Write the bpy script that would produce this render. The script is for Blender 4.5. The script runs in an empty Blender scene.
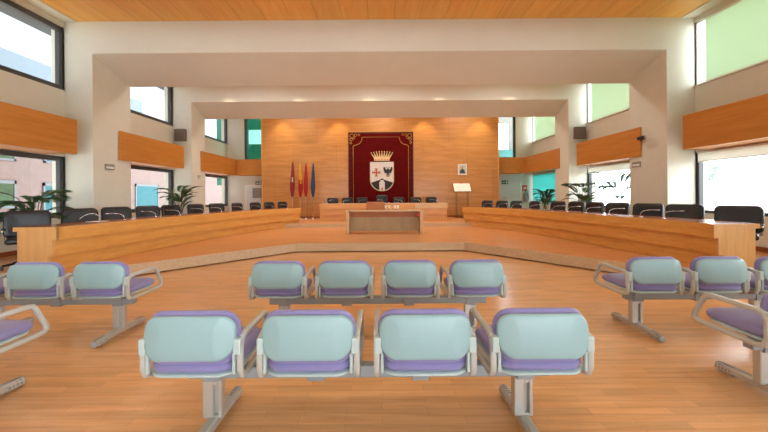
import bpy, bmesh, math, random
from mathutils import Vector, Matrix
PI = math.pi
SC = bpy.context.scene
COL = SC.collection
rnd = random.Random(7)

# ------------------------------------------------------------------ materials
def lin(c):
    return tuple(((v/255)/12.92 if v/255 <= .04045 else ((v/255+.055)/1.055)**2.4) for v in c) + (1,)

def newmat(name):
    m = bpy.data.materials.new(name); m.use_nodes = True
    nt = m.node_tree; b = nt.nodes['Principled BSDF']
    return m, nt, b

def plain(name, c, rough=.5, metal=0., spec=.5, noise=0., nscale=8., sheen=0., coat=0.):
    m, nt, b = newmat(name)
    b.inputs['Base Color'].default_value = lin(c)
    b.inputs['Roughness'].default_value = rough
    b.inputs['Metallic'].default_value = metal
    b.inputs['Specular IOR Level'].default_value = spec
    b.inputs['Sheen Weight'].default_value = sheen
    b.inputs['Coat Weight'].default_value = coat
    if noise:
        tc = nt.nodes.new('ShaderNodeTexCoord'); n = nt.nodes.new('ShaderNodeTexNoise')
        n.inputs['Scale'].default_value = nscale; n.inputs['Detail'].default_value = 4
        nt.links.new(tc.outputs['Object'], n.inputs['Vector'])
        r = nt.nodes.new('ShaderNodeValToRGB')
        l = lin(c)
        r.color_ramp.elements[0].color = tuple(v*(1-noise) for v in l[:3])+(1,)
        r.color_ramp.elements[1].color = tuple(min(1, v*(1+noise)) for v in l[:3])+(1,)
        r.color_ramp.elements[0].position = .3; r.color_ramp.elements[1].position = .7
        nt.links.new(n.outputs['Fac'], r.inputs['Fac'])
        nt.links.new(r.outputs['Color'], b.inputs['Base Color'])
    return m

def wood(name, c1, c2, grain=(1.2, 14, 14), rot=(0, 0, 0), plank=None, jitter=.12, gap=.55, gapw=.004, rough=.4, coat=0., bump=0.):
    """grain stretched along local X after rot; plank=(length,width) lays boards in the rotated XY plane."""
    m, nt, b = newmat(name)
    N, L = nt.nodes, nt.links
    tc = N.new('ShaderNodeTexCoord'); mp = N.new('ShaderNodeMapping'); mp.vector_type = 'POINT'
    mp.inputs['Rotation'].default_value = rot
    L.new(tc.outputs['Object'], mp.inputs['Vector'])
    m2 = N.new('ShaderNodeMapping'); m2.inputs['Scale'].default_value = grain
    L.new(mp.outputs['Vector'], m2.inputs['Vector'])
    n = N.new('ShaderNodeTexNoise'); n.inputs['Scale'].default_value = 1; n.inputs['Detail'].default_value = 5
    n.inputs['Roughness'].default_value = .6; n.inputs['Distortion'].default_value = .4
    L.new(m2.outputs['Vector'], n.inputs['Vector'])
    r = N.new('ShaderNodeValToRGB')
    r.color_ramp.elements[0].position = .3; r.color_ramp.elements[0].color = lin(c1)
    r.color_ramp.elements[1].position = .72; r.color_ramp.elements[1].color = lin(c2)
    L.new(n.outputs['Fac'], r.inputs['Fac'])
    out = r.outputs['Color']
    if plank:
        br = N.new('ShaderNodeTexBrick'); br.offset = .43; br.offset_frequency = 2
        br.inputs['Scale'].default_value = 1
        br.inputs['Brick Width'].default_value = plank[0]; br.inputs['Row Height'].default_value = plank[1]
        br.inputs['Mortar Size'].default_value = gapw; br.inputs['Mortar Smooth'].default_value = .3
        br.inputs['Bias'].default_value = 0
        br.inputs['Color1'].default_value = (1-jitter,)*3+(1,)
        br.inputs['Color2'].default_value = (1+jitter, 1+jitter, 1+jitter, 1)
        br.inputs['Mortar'].default_value = (gap,)*3+(1,)
        L.new(mp.outputs['Vector'], br.inputs['Vector'])
        mx = N.new('ShaderNodeMix'); mx.data_type = 'RGBA'; mx.blend_type = 'MULTIPLY'
        mx.inputs['Factor'].default_value = 1
        L.new(out, mx.inputs['A']); L.new(br.outputs['Color'], mx.inputs['B'])
        out = mx.outputs['Result']
    L.new(out, b.inputs['Base Color'])
    b.inputs['Roughness'].default_value = rough
    b.inputs['Coat Weight'].default_value = coat; b.inputs['Coat Roughness'].default_value = .15
    return m

def glassmat(name, tint=(255, 255, 255), clear=.93):
    m, nt, b = newmat(name); N, L = nt.nodes, nt.links
    N.remove(b); o = N['Material Output']
    t = N.new('ShaderNodeBsdfTransparent'); t.inputs['Color'].default_value = lin(tint)
    g = N.new('ShaderNodeBsdfGlossy'); g.inputs['Roughness'].default_value = .02
    f = N.new('ShaderNodeLayerWeight'); f.inputs['Blend'].default_value = .5
    pw = N.new('ShaderNodeMath'); pw.operation = 'POWER'; pw.inputs[1].default_value = 5
    ma = N.new('ShaderNodeMath'); ma.operation = 'MULTIPLY_ADD'; ma.inputs[1].default_value = .5; ma.inputs[2].default_value = .02
    L.new(f.outputs['Facing'], pw.inputs[0]); L.new(pw.outputs[0], ma.inputs[0])
    mx = N.new('ShaderNodeMixShader')
    L.new(ma.outputs[0], mx.inputs['Fac']); L.new(t.outputs[0], mx.inputs[1]); L.new(g.outputs[0], mx.inputs[2])
    L.new(mx.outputs[0], o.inputs['Surface'])
    return m

def blindmat(name, c, trans=.6):
    m, nt, b = newmat(name); N, L = nt.nodes, nt.links
    N.remove(b); o = N['Material Output']
    d = N.new('ShaderNodeBsdfDiffuse'); d.inputs['Color'].default_value = lin(c)
    t = N.new('ShaderNodeBsdfTranslucent'); t.inputs['Color'].default_value = lin(c)
    mx = N.new('ShaderNodeMixShader'); mx.inputs['Fac'].default_value = trans
    L.new(d.outputs[0], mx.inputs[1]); L.new(t.outputs[0], mx.inputs[2]); L.new(mx.outputs[0], o.inputs['Surface'])
    return m

def emit(name, c, s):
    m, nt, b = newmat(name)
    b.inputs['Base Color'].default_value = lin(c)
    b.inputs['Emission Color'].default_value = lin(c); b.inputs['Emission Strength'].default_value = s
    return m

RX = (PI/2, 0, 0)
M = dict(
 wall=plain('plaster', (218, 217, 202), .8, noise=.02, nscale=3),
 soffit=plain('soffit_plaster', (218, 217, 204), .75, noise=.02, nscale=2),
 floor=wood('parquet', (210, 152, 96), (232, 182, 126), (1.5, 22, 22), plank=(.52, .075), jitter=.10, gap=.72, gapw=.0015, rough=.3, coat=.25),
 dais=wood('dais_parquet', (208, 142, 86), (226, 164, 108), (1.5, 22, 22), plank=(.6, .09), jitter=.07, gap=.8, gapw=.0015, rough=.3, coat=.25),
 riser=wood('riser_wood', (196, 172, 138), (212, 190, 158), (2, 20, 20), rough=.45),
 ceil=wood('ceiling_boards', (236, 170, 70), (246, 194, 98), (8, .7, 8), plank=(.62, 40), jitter=.06, gap=.55, gapw=.006, rough=.45),
 pelmet=wood('pelmet_wood', (190, 122, 46), (206, 138, 62), (6, 1.0, 14), rough=.5),
 desk=wood('desk_beech', (212, 152, 72), (230, 176, 98), (2.2, 2.2, 16), rough=.38, coat=.15),
 desktop=wood('desk_top', (150, 82, 40), (176, 104, 56), (3, 3, 12), rough=.25, coat=.3),
 deskend=wood('desk_end', (208, 158, 96), (226, 182, 118), (10, 10, 1.2), rough=.4),
 head=wood('head_desk_wood', (206, 144, 60), (222, 164, 86), (1.3, 10, 16), rough=.3, coat=.2),
 wallwood=wood('wall_veneer', (184, 122, 58), (208, 148, 82), (1.0, 9, 9), rot=RX, plank=(2.05, 1.28), jitter=.07, gap=.7, gapw=.006, rough=.3, coat=.2),
 ivory=wood('pale_veneer', (206, 172, 122), (222, 190, 142), (1.3, 12, 12), rough=.35),
 greyveneer=wood('grey_veneer', (170, 146, 104), (186, 162, 120), (5, 5, 1.5), rough=.4),
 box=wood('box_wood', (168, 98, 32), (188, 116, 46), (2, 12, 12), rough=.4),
 shell=plain('seat_shell', (146, 180, 184), .32, spec=.5),
 purple=plain('purple_cloth', (134, 128, 180), .75, noise=.08, nscale=160, sheen=.3),
 arm=plain('arm_polymer', (186, 188, 182), .35),
 bracket=plain('arm_bracket', (184, 202, 200), .35),
 beamg=plain('beam_grey', (150, 158, 162), .4, metal=.15),
 alu=plain('aluminium', (196, 196, 190), .35, metal=.55),
 steel=plain('steel', (205, 205, 205), .22, metal=1),
 rubber=plain('ribbed_tip', (150, 150, 146), .5),
 leather=plain('black_leather', (26, 28, 32), .32, spec=.5, noise=.1, nscale=60),
 blackp=plain('black_plastic', (24, 24, 26), .45),
 frame=plain('anthracite_frame', (72, 74, 74), .45),
 glass=glassmat('window_glass'),
 tealglass=glassmat('teal_glass', (120, 215, 220)),
 greenglass=glassmat('green_glass', (190, 226, 214)),
 blind=blindmat('green_blind', (226, 246, 226), .27),
 wblind=blindmat('white_blind', (245, 245, 238), .35),
 tealblind=blindmat('teal_blind', (130, 222, 218), .4),
 white=plain('white_paint', (236, 236, 232), .45),
 doorw=plain('door_white', (222, 230, 230), .4),
 greyp=plain('grey_plastic', (150, 148, 142), .6),
 spk=plain('speaker_grey', (112, 98, 86), .7, noise=.25, nscale=90),
 red=plain('red_velvet', (92, 5, 4), .9, spec=.15, noise=.12, nscale=5),
 reddark=plain('red_border', (74, 10, 8), .85, noise=.3, nscale=40),
 gold=plain('gold_braid', (186, 140, 60), .45, metal=.3),
 crest=plain('crest_white', (228, 220, 208), .6),
 crestred=plain('crest_red', (186, 72, 32), .6),
 crestblack=plain('crest_black', (34, 32, 34), .6),
 crown=plain('crown_gold', (226, 196, 140), .5),
 crownred=plain('crown_red', (190, 60, 46), .6),
 fred=plain('flag_red', (176, 22, 18), .7, sheen=.2),
 fdred=plain('flag_crimson', (146, 24, 26), .7, sheen=.2),
 fyel=plain('flag_yellow', (226, 158, 30), .7, sheen=.2),
 fblue=plain('flag_blue', (40, 62, 104), .7, sheen=.2),
 fwhite=plain('flag_white', (225, 222, 215), .7),
 leaf=plain('palm_leaf', (52, 84, 46), .5, noise=.35, nscale=9),
 leaf_glare_mid=plain('palm_leaf_glare_mid', (92, 128, 112), .5, noise=.25, nscale=9),  # leaf green paled and blued to paint in the window glare
 leaf_glare_pale=plain('palm_leaf_glare_pale', (140, 168, 150), .5, noise=.2, nscale=9),  # outdoor glare painted into a paler leaf colour
 stem=plain('palm_stem', (92, 82, 52), .7, noise=.2, nscale=20),
 pot=plain('grey_pot', (176, 170, 160), .6),
 soil=plain('soil', (52, 38, 28), .9),
 acrylic=glassmat('acrylic', (238, 244, 244)),
 paper=plain('paper', (240, 234, 222), .7),
 clearp=glassmat('clear_bottle', (236, 240, 244)),
 portrait=plain('portrait_dark', (60, 66, 72), .5, noise=.3, nscale=10),
 portbg=plain('portrait_ground', (206, 200, 190), .5),
 skin=plain('portrait_skin', (196, 150, 120), .5),
 signgreen=plain('sign_green', (36, 104, 66), .5),
 redsign=plain('sign_red', (206, 44, 30), .5),
 extred=plain('ext_red', (150, 150, 150), .35, metal=.4),
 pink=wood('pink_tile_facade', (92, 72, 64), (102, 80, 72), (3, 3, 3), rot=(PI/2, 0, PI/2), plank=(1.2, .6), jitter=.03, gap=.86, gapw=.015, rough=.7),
 bluegrey=plain('blue_grey_cladding', (78, 88, 94), .6),
 teal=plain('teal_pane', (44, 84, 88), .7, spec=.15),
 greenreflect=plain('reflected_green_pane', (54, 70, 46), .7, spec=.15, noise=.4, nscale=1.5),  # greenery reflected in the facade panes, put into their colour
 ground=plain('pale_paving', (236, 234, 228), .8),
 tealwall=plain('teal_render', (92, 160, 160), .7),
 greenwall=plain('green_render', (36, 104, 86), .6),
 fill_lamp=emit('fill_lamp_diffuser', (255, 240, 215), 4),  # glowing cover of the added ceiling fill lights
 skirt=plain('skirting', (150, 84, 46), .4),
)

# ------------------------------------------------------------------ mesh builder
class MB:
    def __init__(s): s.bm = bmesh.new(); s.mi = 0
    def _f(s, vs):
        try:
            f = s.bm.faces.new(vs); f.material_index = s.mi; return f
        except ValueError: return None
    def box(s, x0, x1, y0, y1, z0, z1, bev=0., mat=None, seg=1):
        vs = [s.bm.verts.new((x, y, z)) for x in (x0, x1) for y in (y0, y1) for z in (z0, z1)]
        fs = [s._f([vs[i] for i in q]) for q in ((0,1,3,2),(4,6,7,5),(0,4,5,1),(2,3,7,6),(0,2,6,4),(1,5,7,3))]
        if bev:
            es = list({e for f in fs for e in f.edges})
            bmesh.ops.bevel(s.bm, geom=es, offset=bev, segments=seg, profile=.5, affect='EDGES')
        return s
    def prism(s, pts, z0, z1, axis='z'):
        """closed polygon extruded. axis z: pts (x,y); axis y: pts (x,z) from y=z0..z1; axis x: pts (y,z)."""
        def P(a, b, t): return {'z': (a, b, t), 'y': (a, t, b), 'x': (t, a, b)}[axis]
        A = [s.bm.verts.new(P(a, b, z0)) for a, b in pts]; B = [s.bm.verts.new(P(a, b, z1)) for a, b in pts]
        n = len(pts)
        s._f(A[::-1]); s._f(B)
        for i in range(n): s._f([A[i], A[(i+1) % n], B[(i+1) % n], B[i]])
        return s
    def loft(s, rings, cap=True, closed=True):
        R = [[s.bm.verts.new(p) for p in r] for r in rings]
        n = len(R[0])
        for a, b in zip(R[:-1], R[1:]):
            for i in range(n if closed else n-1):
                s._f([a[i], a[(i+1) % n], b[(i+1) % n], b[i]])
        if cap:
            s._f(R[0][::-1]); s._f(R[-1])
        return R
    def tube(s, path, r, n=8, closed=False, prof=None):
        """circular (r) or profile (list of (u,v)) sweep along a polyline."""
        path = [Vector(p) for p in path]; k = len(path); rings = []
        prev = None
        for i, p in enumerate(path):
            a = path[i-1] if (i or closed) else p
            b = path[(i+1) % k] if (i < k-1 or closed) else p
            t = ((p-a).normalized() if (p-a).length else Vector()) + ((b-p).normalized() if (b-p).length else Vector())
            t.normalize()
            if prev is None:
                ref = Vector((1, 0, 0)) if abs(t.x) < .9 else Vector((0, 0, 1))
                u = (ref - t*ref.dot(t)).normalized()
            else:
                u = (prev - t*prev.dot(t)).normalized()
            prev = u; v = t.cross(u)
            rr = r[i] if isinstance(r, (list, tuple)) else r
            if prof: rings.append([p + u*a_ + v*b_ for a_, b_ in prof])
            else: rings.append([p + u*(rr*math.cos(2*PI*j/n)) + v*(rr*math.sin(2*PI*j/n)) for j in range(n)])
        if closed:
            R = s.loft(rings, cap=False); a, b = R[-1], R[0]; m = len(a)
            for i in range(m): s._f([a[i], a[(i+1) % m], b[(i+1) % m], b[i]])
        else: s.loft(rings)
        return s
    def lathe(s, prof, n=20, c=(0, 0, 0)):
        s.loft([[(c[0]+r*math.cos(2*PI*j/n), c[1]+r*math.sin(2*PI*j/n), c[2]+z) for j in range(n)] for r, z in prof])
        return s
    def quad(s, a, b, c, d): s._f([s.bm.verts.new(p) for p in (a, b, c, d)]); return s
    def build(s, name, mat, parent=None, smooth=False, kind=None):
        bmesh.ops.recalc_face_normals(s.bm, faces=s.bm.faces)
        me = bpy.data.meshes.new(name); s.bm.to_mesh(me); s.bm.free()
        mats = mat if isinstance(mat, (list, tuple)) else [mat]
        for m in mats: me.materials.append(M[m])
        if smooth:
            for p in me.polygons: p.use_smooth = True
        o = bpy.data.objects.new(name, me); COL.objects.link(o)
        if smooth == 'auto':
            md = o.modifiers.new('edges', 'EDGE_SPLIT'); md.split_angle = math.radians(38)
        if parent: o.parent = parent
        if kind: o['kind'] = kind
        return o

def tag(o, label=None, cat=None, group=None, kind=None):
    if label: o['label'] = label
    if cat: o['category'] = cat
    if group: o['group'] = group
    if kind: o['kind'] = kind
    return o

def thing(name, label, cat, loc=(0, 0, 0), rz=0, group=None, kind=None):
    o = bpy.data.objects.new(name, None); COL.objects.link(o)
    o.empty_display_size = .1
    o.location = loc; o.rotation_euler = (0, 0, rz)
    return tag(o, label, cat, group, kind)

KIDS = {}
def copy_tree(o, parent=None):
    c = o.copy(); COL.objects.link(c)
    if parent: c.parent = parent
    for ch in [k for k in ALLOBJ() if k.parent == o]: copy_tree(ch, c)
    return c
def ALLOBJ(): return list(COL.objects)

ORD = ['first', 'second', 'third', 'fourth', 'fifth', 'sixth', 'seventh', 'eighth', 'ninth', 'tenth', 'eleventh', 'twelfth']

# ------------------------------------------------------------------ camera geometry
F = 356.0; CX, CY = 380.5, 195.0; CAMZ = 1.4; ROLL = .0075
def world(px, py, d):
    """room point seen at a photo position, at depth d."""
    x = px - ROLL*(py-CY); y = py + ROLL*(px-CX)
    return ((x-CX)*d/F, d, CAMZ + (CY-y)*d/F)

cam = bpy.data.cameras.new('camera'); co = bpy.data.objects.new('camera', cam); COL.objects.link(co)
cam.sensor_fit = 'HORIZONTAL'; cam.sensor_width = 36; cam.lens = 36*F/768
cam.shift_x = (384-CX)/768; cam.shift_y = (CY-216)/768
cam.clip_start = .05
co.location = (0, 0, CAMZ)
co.matrix_world = Matrix.Translation((0, 0, CAMZ)) @ Matrix.Rotation(PI/2, 4, 'X') @ Matrix.Rotation(-ROLL, 4, 'Z')
SC.camera = co

# ------------------------------------------------------------------ room constants
W, X0, XT = 7.0, 7.68, 8.0           # pillar face, recessed wall face, outer face
YB, YF = 17.95, -3.6                 # back wall behind the side bays, wall behind the camera
ZC = 5.68                            # timber ceiling
FR = [(-.9, .4), (3.9, 5.3), (8.68, 9.99), (13.22, 14.24)]   # portal frames
ZD, ZP = .195, .335                  # dais, upper platform
ZL0, ZL1, ZU0, ZU1 = .91, 2.39, 4.0, 5.53

MB().box(-X0, X0, YF, 5.7, -.2, 0).box(-X0, X0, 5.7, YB, -.2, -.02).build('floor', 'floor', kind='structure')
o = MB()
o.box(-W-.36, W+.36, YF, YB, ZC, ZC+.1); o.build('ceiling', 'ceil', kind='structure')
o = MB(); o.box(-XT, -W-.36, YF, YB, ZC-.02, ZC+.3); o.box(W+.36, XT, YF, YB, ZC-.02, ZC+.3); o.box(-XT, XT, YF, YB, ZC+.1, ZC+.3)
o.build('ceiling_edge', 'wall', kind='structure')

# dais and upper platform -----------------------------------------------------
deskL = [(-5.25, 5.76), (-5.19, 6.4), (-5.12, 7.2), (-5.02, 8.2), (-4.80, 9.5), (-4.43, 10.95), (-3.90, 12.55), (-3.12, 14.0)]
deskR = [(5.05, 5.40), (5.14, 6.1), (5.04, 6.95), (4.90, 7.95), (4.72, 9.4), (4.42, 11.1), (3.88, 12.5), (3.12, 13.6)]
dais_edge = [(-X0+.002, 5.72), (-4.98, 5.72), (-2.14, 8.95), (2.10, 8.95), (4.85, 5.36), (X0-.002, 5.36)]
MB().prism(dais_edge + [(X0-.002, YB-.002), (-X0+.002, YB-.002)], .03, ZD).build('floor_dais', 'dais', kind='structure')
# riser boards along the dais edge
o = MB()
for (a, b) in zip(dais_edge[:-1], dais_edge[1:]):
    a, b = Vector(a), Vector(b); t = (b-a).normalized(); n = Vector((t.y, -t.x))*.02
    o.prism([tuple(a), tuple(b), tuple(b+n), tuple(a+n)], 0.001, ZD+.004)
o.build('trim_1', 'riser', kind='structure')
PE = 13.45
plat = [(-3.62, PE), (3.55, PE), (3.75, 13.75), (5.58, 16.78), (-5.58, 16.78), (-3.9, 13.9)]
MB().prism(plat, ZD+.001, ZP).build('floor_platform', 'dais', kind='structure')
o = MB(); o.box(-3.62, 3.55, PE-.02, PE, ZD+.001, ZP+.003); o.build('trim_2', 'riser', kind='structure')

# ------------------------------------------------------------------ portal frames: pillars and beams
for k, (y0, y1) in enumerate(FR):
    for s, nm in ((-1, 'left'), (1, 'right')):
        xa, xb = sorted((s*W, s*(X0+.1)))
        MB().box(xa, xb, y0, y1, ZD*.0+.0 if y0 < 5 else .03, ZC).build('pillar_'+nm, 'wall', kind='structure')
    # beam: soffit slopes down away from the hall
    MB().prism([(y0, 4.90), (y1, 4.48), (y1, ZC), (y0, ZC)], -W, W, 'x').build('beam', 'soffit', kind='structure')

# ------------------------------------------------------------------ side walls with two rows of windows
bays = [(YF, FR[0][0]), (FR[0][1], FR[1][0]), (FR[1][1], FR[2][0]), (FR[2][1], FR[3][0]), (FR[3][1], YB)]
wn = 0
for s, nm in ((-1, 'left'), (1, 'right')):
    o = MB()
    xa, xb = sorted((s*X0, s*XT))
    for (z0, z1) in ((-.2, ZL0), (ZL1, ZU0), (ZU1, ZC+.2)):
        o.box(xa, xb, YF, YB+.3, z0, z1)
    for (y0, y1) in FR: 
        for (z0, z1) in ((ZL0, ZL1), (ZU0, ZU1)): o.box(xa, xb, y0, y1, z0, z1)
    for (y0, y1) in ((YB, YB+.3),):
        for (z0, z1) in ((ZL0, ZL1), (ZU0, ZU1)): o.box(xa, xb, y0, y1, z0, z1)
    o.build('wall_'+nm, 'wall', kind='structure')
    for bi, (y0, y1) in enumerate(bays):
        for up, (z0, z1) in ((0, (ZL0, ZL1)), (1, (ZU0, ZU1))):
            wn += 1
            w = thing('window_%d' % wn, None, None, (s*(X0+.08), (y0+y1)/2, z0), kind='structure')
            h = (y1-y0)/2-.004; t = .11; zz = z1-z0-.004
            f = MB()
            fm = 'frame' if (s < 0 or not up) else 'white'
            if s > 0: t = .035 if up else .07
            xi = -s*.05
            f.box(-.05, .05, -h, h, .004, t); f.box(-.05, .05, -h, h, zz-t, zz)
            f.box(-.05, .05, -h, -h+t, t, zz-t); f.box(-.05, .05, h-t, h, t, zz-t)
            f.build('frame', fm, w)
            MB().box(-.006, .006, -h+t, h-t, t, zz-t).build('pane', 'glass', w)
            if s > 0 and up:
                m = MB(); m.box(-.004, .004, y0+.12, y1-.30, z0+.02, z1-.06)
                m.build('blind_fabric', 'blind')
                b = ALLOBJ()[-1]; b.name = 'roller_blind'; b.location.x = X0+.005
                kk = ['behind the camera', 'beside the camera', 'in the nearest bay', 'in the middle bay', 'in the farthest bay'][bi]
                tag(b, 'pale green translucent roller blind over the upper right window %s' % kk, 'blind', 'green roller blinds on the right')
                r = MB(); r.tube([(0, y0+.12, z1-.04), (0, y1-.30, z1-.04)], .03, 10); r.build('roller', 'white', b)
                r = MB(); r.box(-.01, .01, y0+.12, y1-.30, z0+.012, z0+.03); r.build('bottom_bar', 'white', b)
                # sloping window sill
                r = MB(); r.prism([(X0-.05, ZU0-.03), (X0-.05, ZU0-.01), (X0+.02, ZU0+.02), (X0+.02, ZU0-.03)], y0+.004, y1-.004, 'y')
                r.build('trim_%d' % (10+wn), 'wall', kind='structure')
            if s > 0 and not up:
                m = MB(); fab = 'tealblind' if bi == 4 else 'wblind'
                zb = ZL0+.05 if bi == 4 else ZL1-.24
                m.box(-.004, .004, y0+.1, y1-.1, zb, z1-.05); b = m.build('roller_blind', fab); b.location.x = X0-.02
                kk = ['behind the camera', 'beside the camera', 'in the nearest bay', 'in the middle bay', 'in the farthest bay'][bi]
                tag(b, ('teal blind pulled fully down over the lower right window %s' if bi == 4 else 'short white roller blind across the top of the lower right window %s') % kk, 'blind')
                r = MB(); r.box(-.01, .01, y0+.1, y1-.1, zb-.02, zb); r.build('bottom_bar', 'white', b)
                r = MB(); r.tube([(0, y0+.1, z1-.03), (0, y1-.1, z1-.03)], .028, 10); r.build('roller', 'white', b)
    # skirting
    for j, (y0, y1) in enumerate(bays):
        if y1 < 6: zf, ya, yb = 0, y0, y1
        elif y0 < 5.8: zf, ya, yb = ZD, 5.75, y1
        else: zf, ya, yb = ZD, y0, y1
        xa, xb = sorted((s*X0, s*(X0-.03)))
        o = MB(); o.box(xa, xb, ya, yb, zf, zf+.1); o.build('baseboard_'+nm, 'skirt', kind='structure')

# timber pelmet boxes over the lower windows
spans = [(-.2, 3.2), (4.95, 8.18), (9.52, 12.62), (13.86, 17.22)]
for s, nm in ((-1, 'left'), (1, 'right')):
    for i, (y0, y1) in enumerate(spans):
        where = ['beside the camera', 'in the nearest bay', 'in the middle bay', 'in the farthest bay'][i]
        o = MB()
        xa, xb = sorted((s*(W-.04), s*(X0-.004)))
        fa, fb = [(FR[0][1], FR[1][0]), (FR[1][1], FR[2][0]), (FR[2][1], FR[3][0]), (FR[3][1], YB)][i]
        # face board runs past the pillar face; the box behind stays inside the bay
        fx = sorted((s*(W-.045), s*(W-.006)))
        o.box(fx[0], fx[1], y0, y1, 2.39, 3.17, .004)
        bx = sorted((s*(W-.006), s*(X0-.004)))
        o.box(bx[0], bx[1], max(y0, fa+.004), min(y1, fb-.004), 2.40, 3.16)
        p = o.build('wooden_pelmet', 'pelmet')
        tag(p, 'orange-brown timber pelmet box over the lower %s window %s' % (nm, where), 'pelmet', 'timber pelmets over the side windows')
        if i == 3:
            r = MB(); xx = sorted((s*(W-.045), s*5.62)); r.box(xx[0], xx[1], 17.2, YB-.004, 2.40, 3.17, .004)
            r.build('return_panel', 'pelmet', p)

# ------------------------------------------------------------------ back wall
o = MB()
for s in (-1, 1):
    def bx(a, b, z0, z1):
        xa, xb = sorted((s*a, s*b)); o.box(xa, xb, YB, YB+.3, z0, z1)
    # opening for the high window: |x| 5.6..6.85 , z 3.25..5.3 ; rest solid
    bx(5.5, 5.95-.25, 3.2, 5.4); bx(6.85, X0, 3.2, 5.4)
    bx(5.5, X0, 5.4, ZC+.2); bx(5.5, X0, -.2, 3.2)
o.box(-5.5, 5.5, YB, YB+.3, -.2, ZC+.2)
o.build('wall_back', 'wall', kind='structure')
o = MB(); o.box(-5.56, 5.56, 16.8, YB-.004, ZD+.001, ZC-.002)
o.build('wall_veneer', 'wallwood', kind='structure')
o = MB()
for s in (-1, 1):
    xa, xb = sorted((s*5.562, s*5.60)); o.box(xa, xb, 16.77, YB-.005, ZD+.001, ZC-.003)
o.build('trim_3', 'desk', kind='structure')
o = MB(); o.box(-5.56, 5.56, 16.79, 16.8, ZP+.002, ZP+.09); o.build('baseboard_back', 'skirt', kind='structure')

# high glazed openings left and right of the timber wall
w = thing('window_40', None, None, (0, YB, 0), kind='structure')
f = MB()
for (xa, xb, z0, z1) in ((-6.85, -6.74, 3.2, 5.4), (-5.76, -5.70, 3.2, 5.4), (-6.74, -5.76, 3.2, 3.27), (-6.74, -5.76, 5.3, 5.4)): f.box(xa, xb, .06, .16, z0, z1)
f.build('frame', 'frame', w); MB().box(-6.74, -5.76, .1, .112, 3.27, 5.3).build('pane', 'greenglass', w)
w = thing('window_41', None, None, (0, YB, 0), kind='structure')
f = MB()
for (xa, xb, z0, z1) in ((6.74, 6.85, 3.2, 5.4), (5.70, 5.78, 3.2, 5.4), (5.78, 6.74, 3.2, 3.27), (5.78, 6.74, 5.3, 5.4)): f.box(xa, xb, .06, .16, z0, z1)
f.build('frame', 'frame', w); MB().box(5.78, 6.74, .1, .112, 3.27, 5.3).build('pane', 'glass', w)
# stair lobby walls beyond those openings
o = MB(); yy = 19.6
o.box(-9, -7.25, yy, yy+.1, 2, 7); o.box(-6.55, -5, yy, yy+.1, 2, 7); o.box(-7.25, -6.55, yy, yy+.1, 2, 3.95+.3); o.box(-7.25, -6.55, yy, yy+.1, 5.05, 7)
o.build('wall_lobby_left', 'greenwall', kind='structure')
o = MB()
o.box(5, 6.35, yy, yy+.1, 2, 7); o.box(7.1, 9, yy, yy+.1, 2, 7); o.box(6.35, 7.1, yy, yy+.1, 2, 3.75); o.box(6.35, 7.1, yy, yy+.1, 5.3, 7)
o.build('wall_lobby_right', 'greyp', kind='structure')
o = MB(); o.box(5.2, 7.6, 19.2, 19.5, 2, 3.8); o.build('wall_parapet', 'tealwall', kind='structure')

# doors in the back wall
d = thing('door_1', None, None, (-6.28, YB-.001, ZD), kind='structure')
f = MB(); f.box(-.55, -.47, -.05, 0, .002, 1.77); f.box(.47, .55, -.05, 0, .002, 1.77); f.box(-.47, .47, -.05, 0, 1.69, 1.77); f.build('frame', 'white', d)
MB().box(-.47, .47, -.03, -.001, .004, 1.69).build('leaf', 'doorw', d)
MB().box(-.16, .3, -.034, -.03, 1.1, 1.6).build('pane', 'greyp', d)
MB().tube([(.38, -.031, 1.0), (.38, -.09, 1.0), (.26, -.09, 1.0)], .012).build('door_handle', 'steel', d)
d = thing('door_2', None, None, (6.42, YB-.001, ZD), kind='structure')
f = MB(); f.box(-.80, -.72, -.05, 0, .002, 2.25); f.box(.62, .70, -.05, 0, .002, 2.25); f.box(-.72, .62, -.05, 0, 2.17, 2.25); f.build('frame', 'white', d)
MB().box(-.72, -.052, -.03, -.001, .004, 2.17).build('leaf', 'doorw', d); MB().box(-.048, .62, -.03, -.001, .004, 2.17).build('leaf', 'doorw', d)
MB().tube([(-.12, -.031, 1.0), (-.12, -.09, 1.0), (-.26, -.09, 1.0)], .012).build('door_handle', 'steel', d)

# wall behind the camera, glass front added to light the seat backs
o = MB()
for (xa, xb, za, zb) in ((-XT, -6.4, -.2, ZC+.2), (6.4, XT, -.2, ZC+.2), (-6.4, 6.4, -.2, .05), (-6.4, 6.4, 2.7, ZC+.2)): o.box(xa, xb, YF-.3, YF, za, zb)
w = thing('window_50', None, None, (0, YF-.15, 0), kind='structure')
f = MB()
f.box(-6.4, 6.4, -.04, .04, .05, .13); f.box(-6.4, 6.4, -.04, .04, 2.62, 2.7)
for k in range(7): f.box(-6.4+k*2.12, -6.32+k*2.12, -.04, .04, .13, 2.62)
f.build('frame', 'frame', w); MB().box(-6.3, 6.3, -.006, .006, .13, 2.62).build('pane', 'glass', w)
o.build('wall_front', 'wall', kind='structure')

# ------------------------------------------------------------------ beam seating
def rrect(hw, hh, r, n=6, p=None):
    pts = []
    for cx, cy, a0 in ((hw-r, hh-r, 0), (-hw+r, hh-r, PI/2), (-hw+r, -hh+r, PI), (hw-r, -hh+r, 1.5*PI)):
        for i in range(n+1):
            a = a0 + PI/2*i/n; pts.append((cx+r*math.cos(a), cy+r*math.sin(a)))
    return pts

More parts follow.
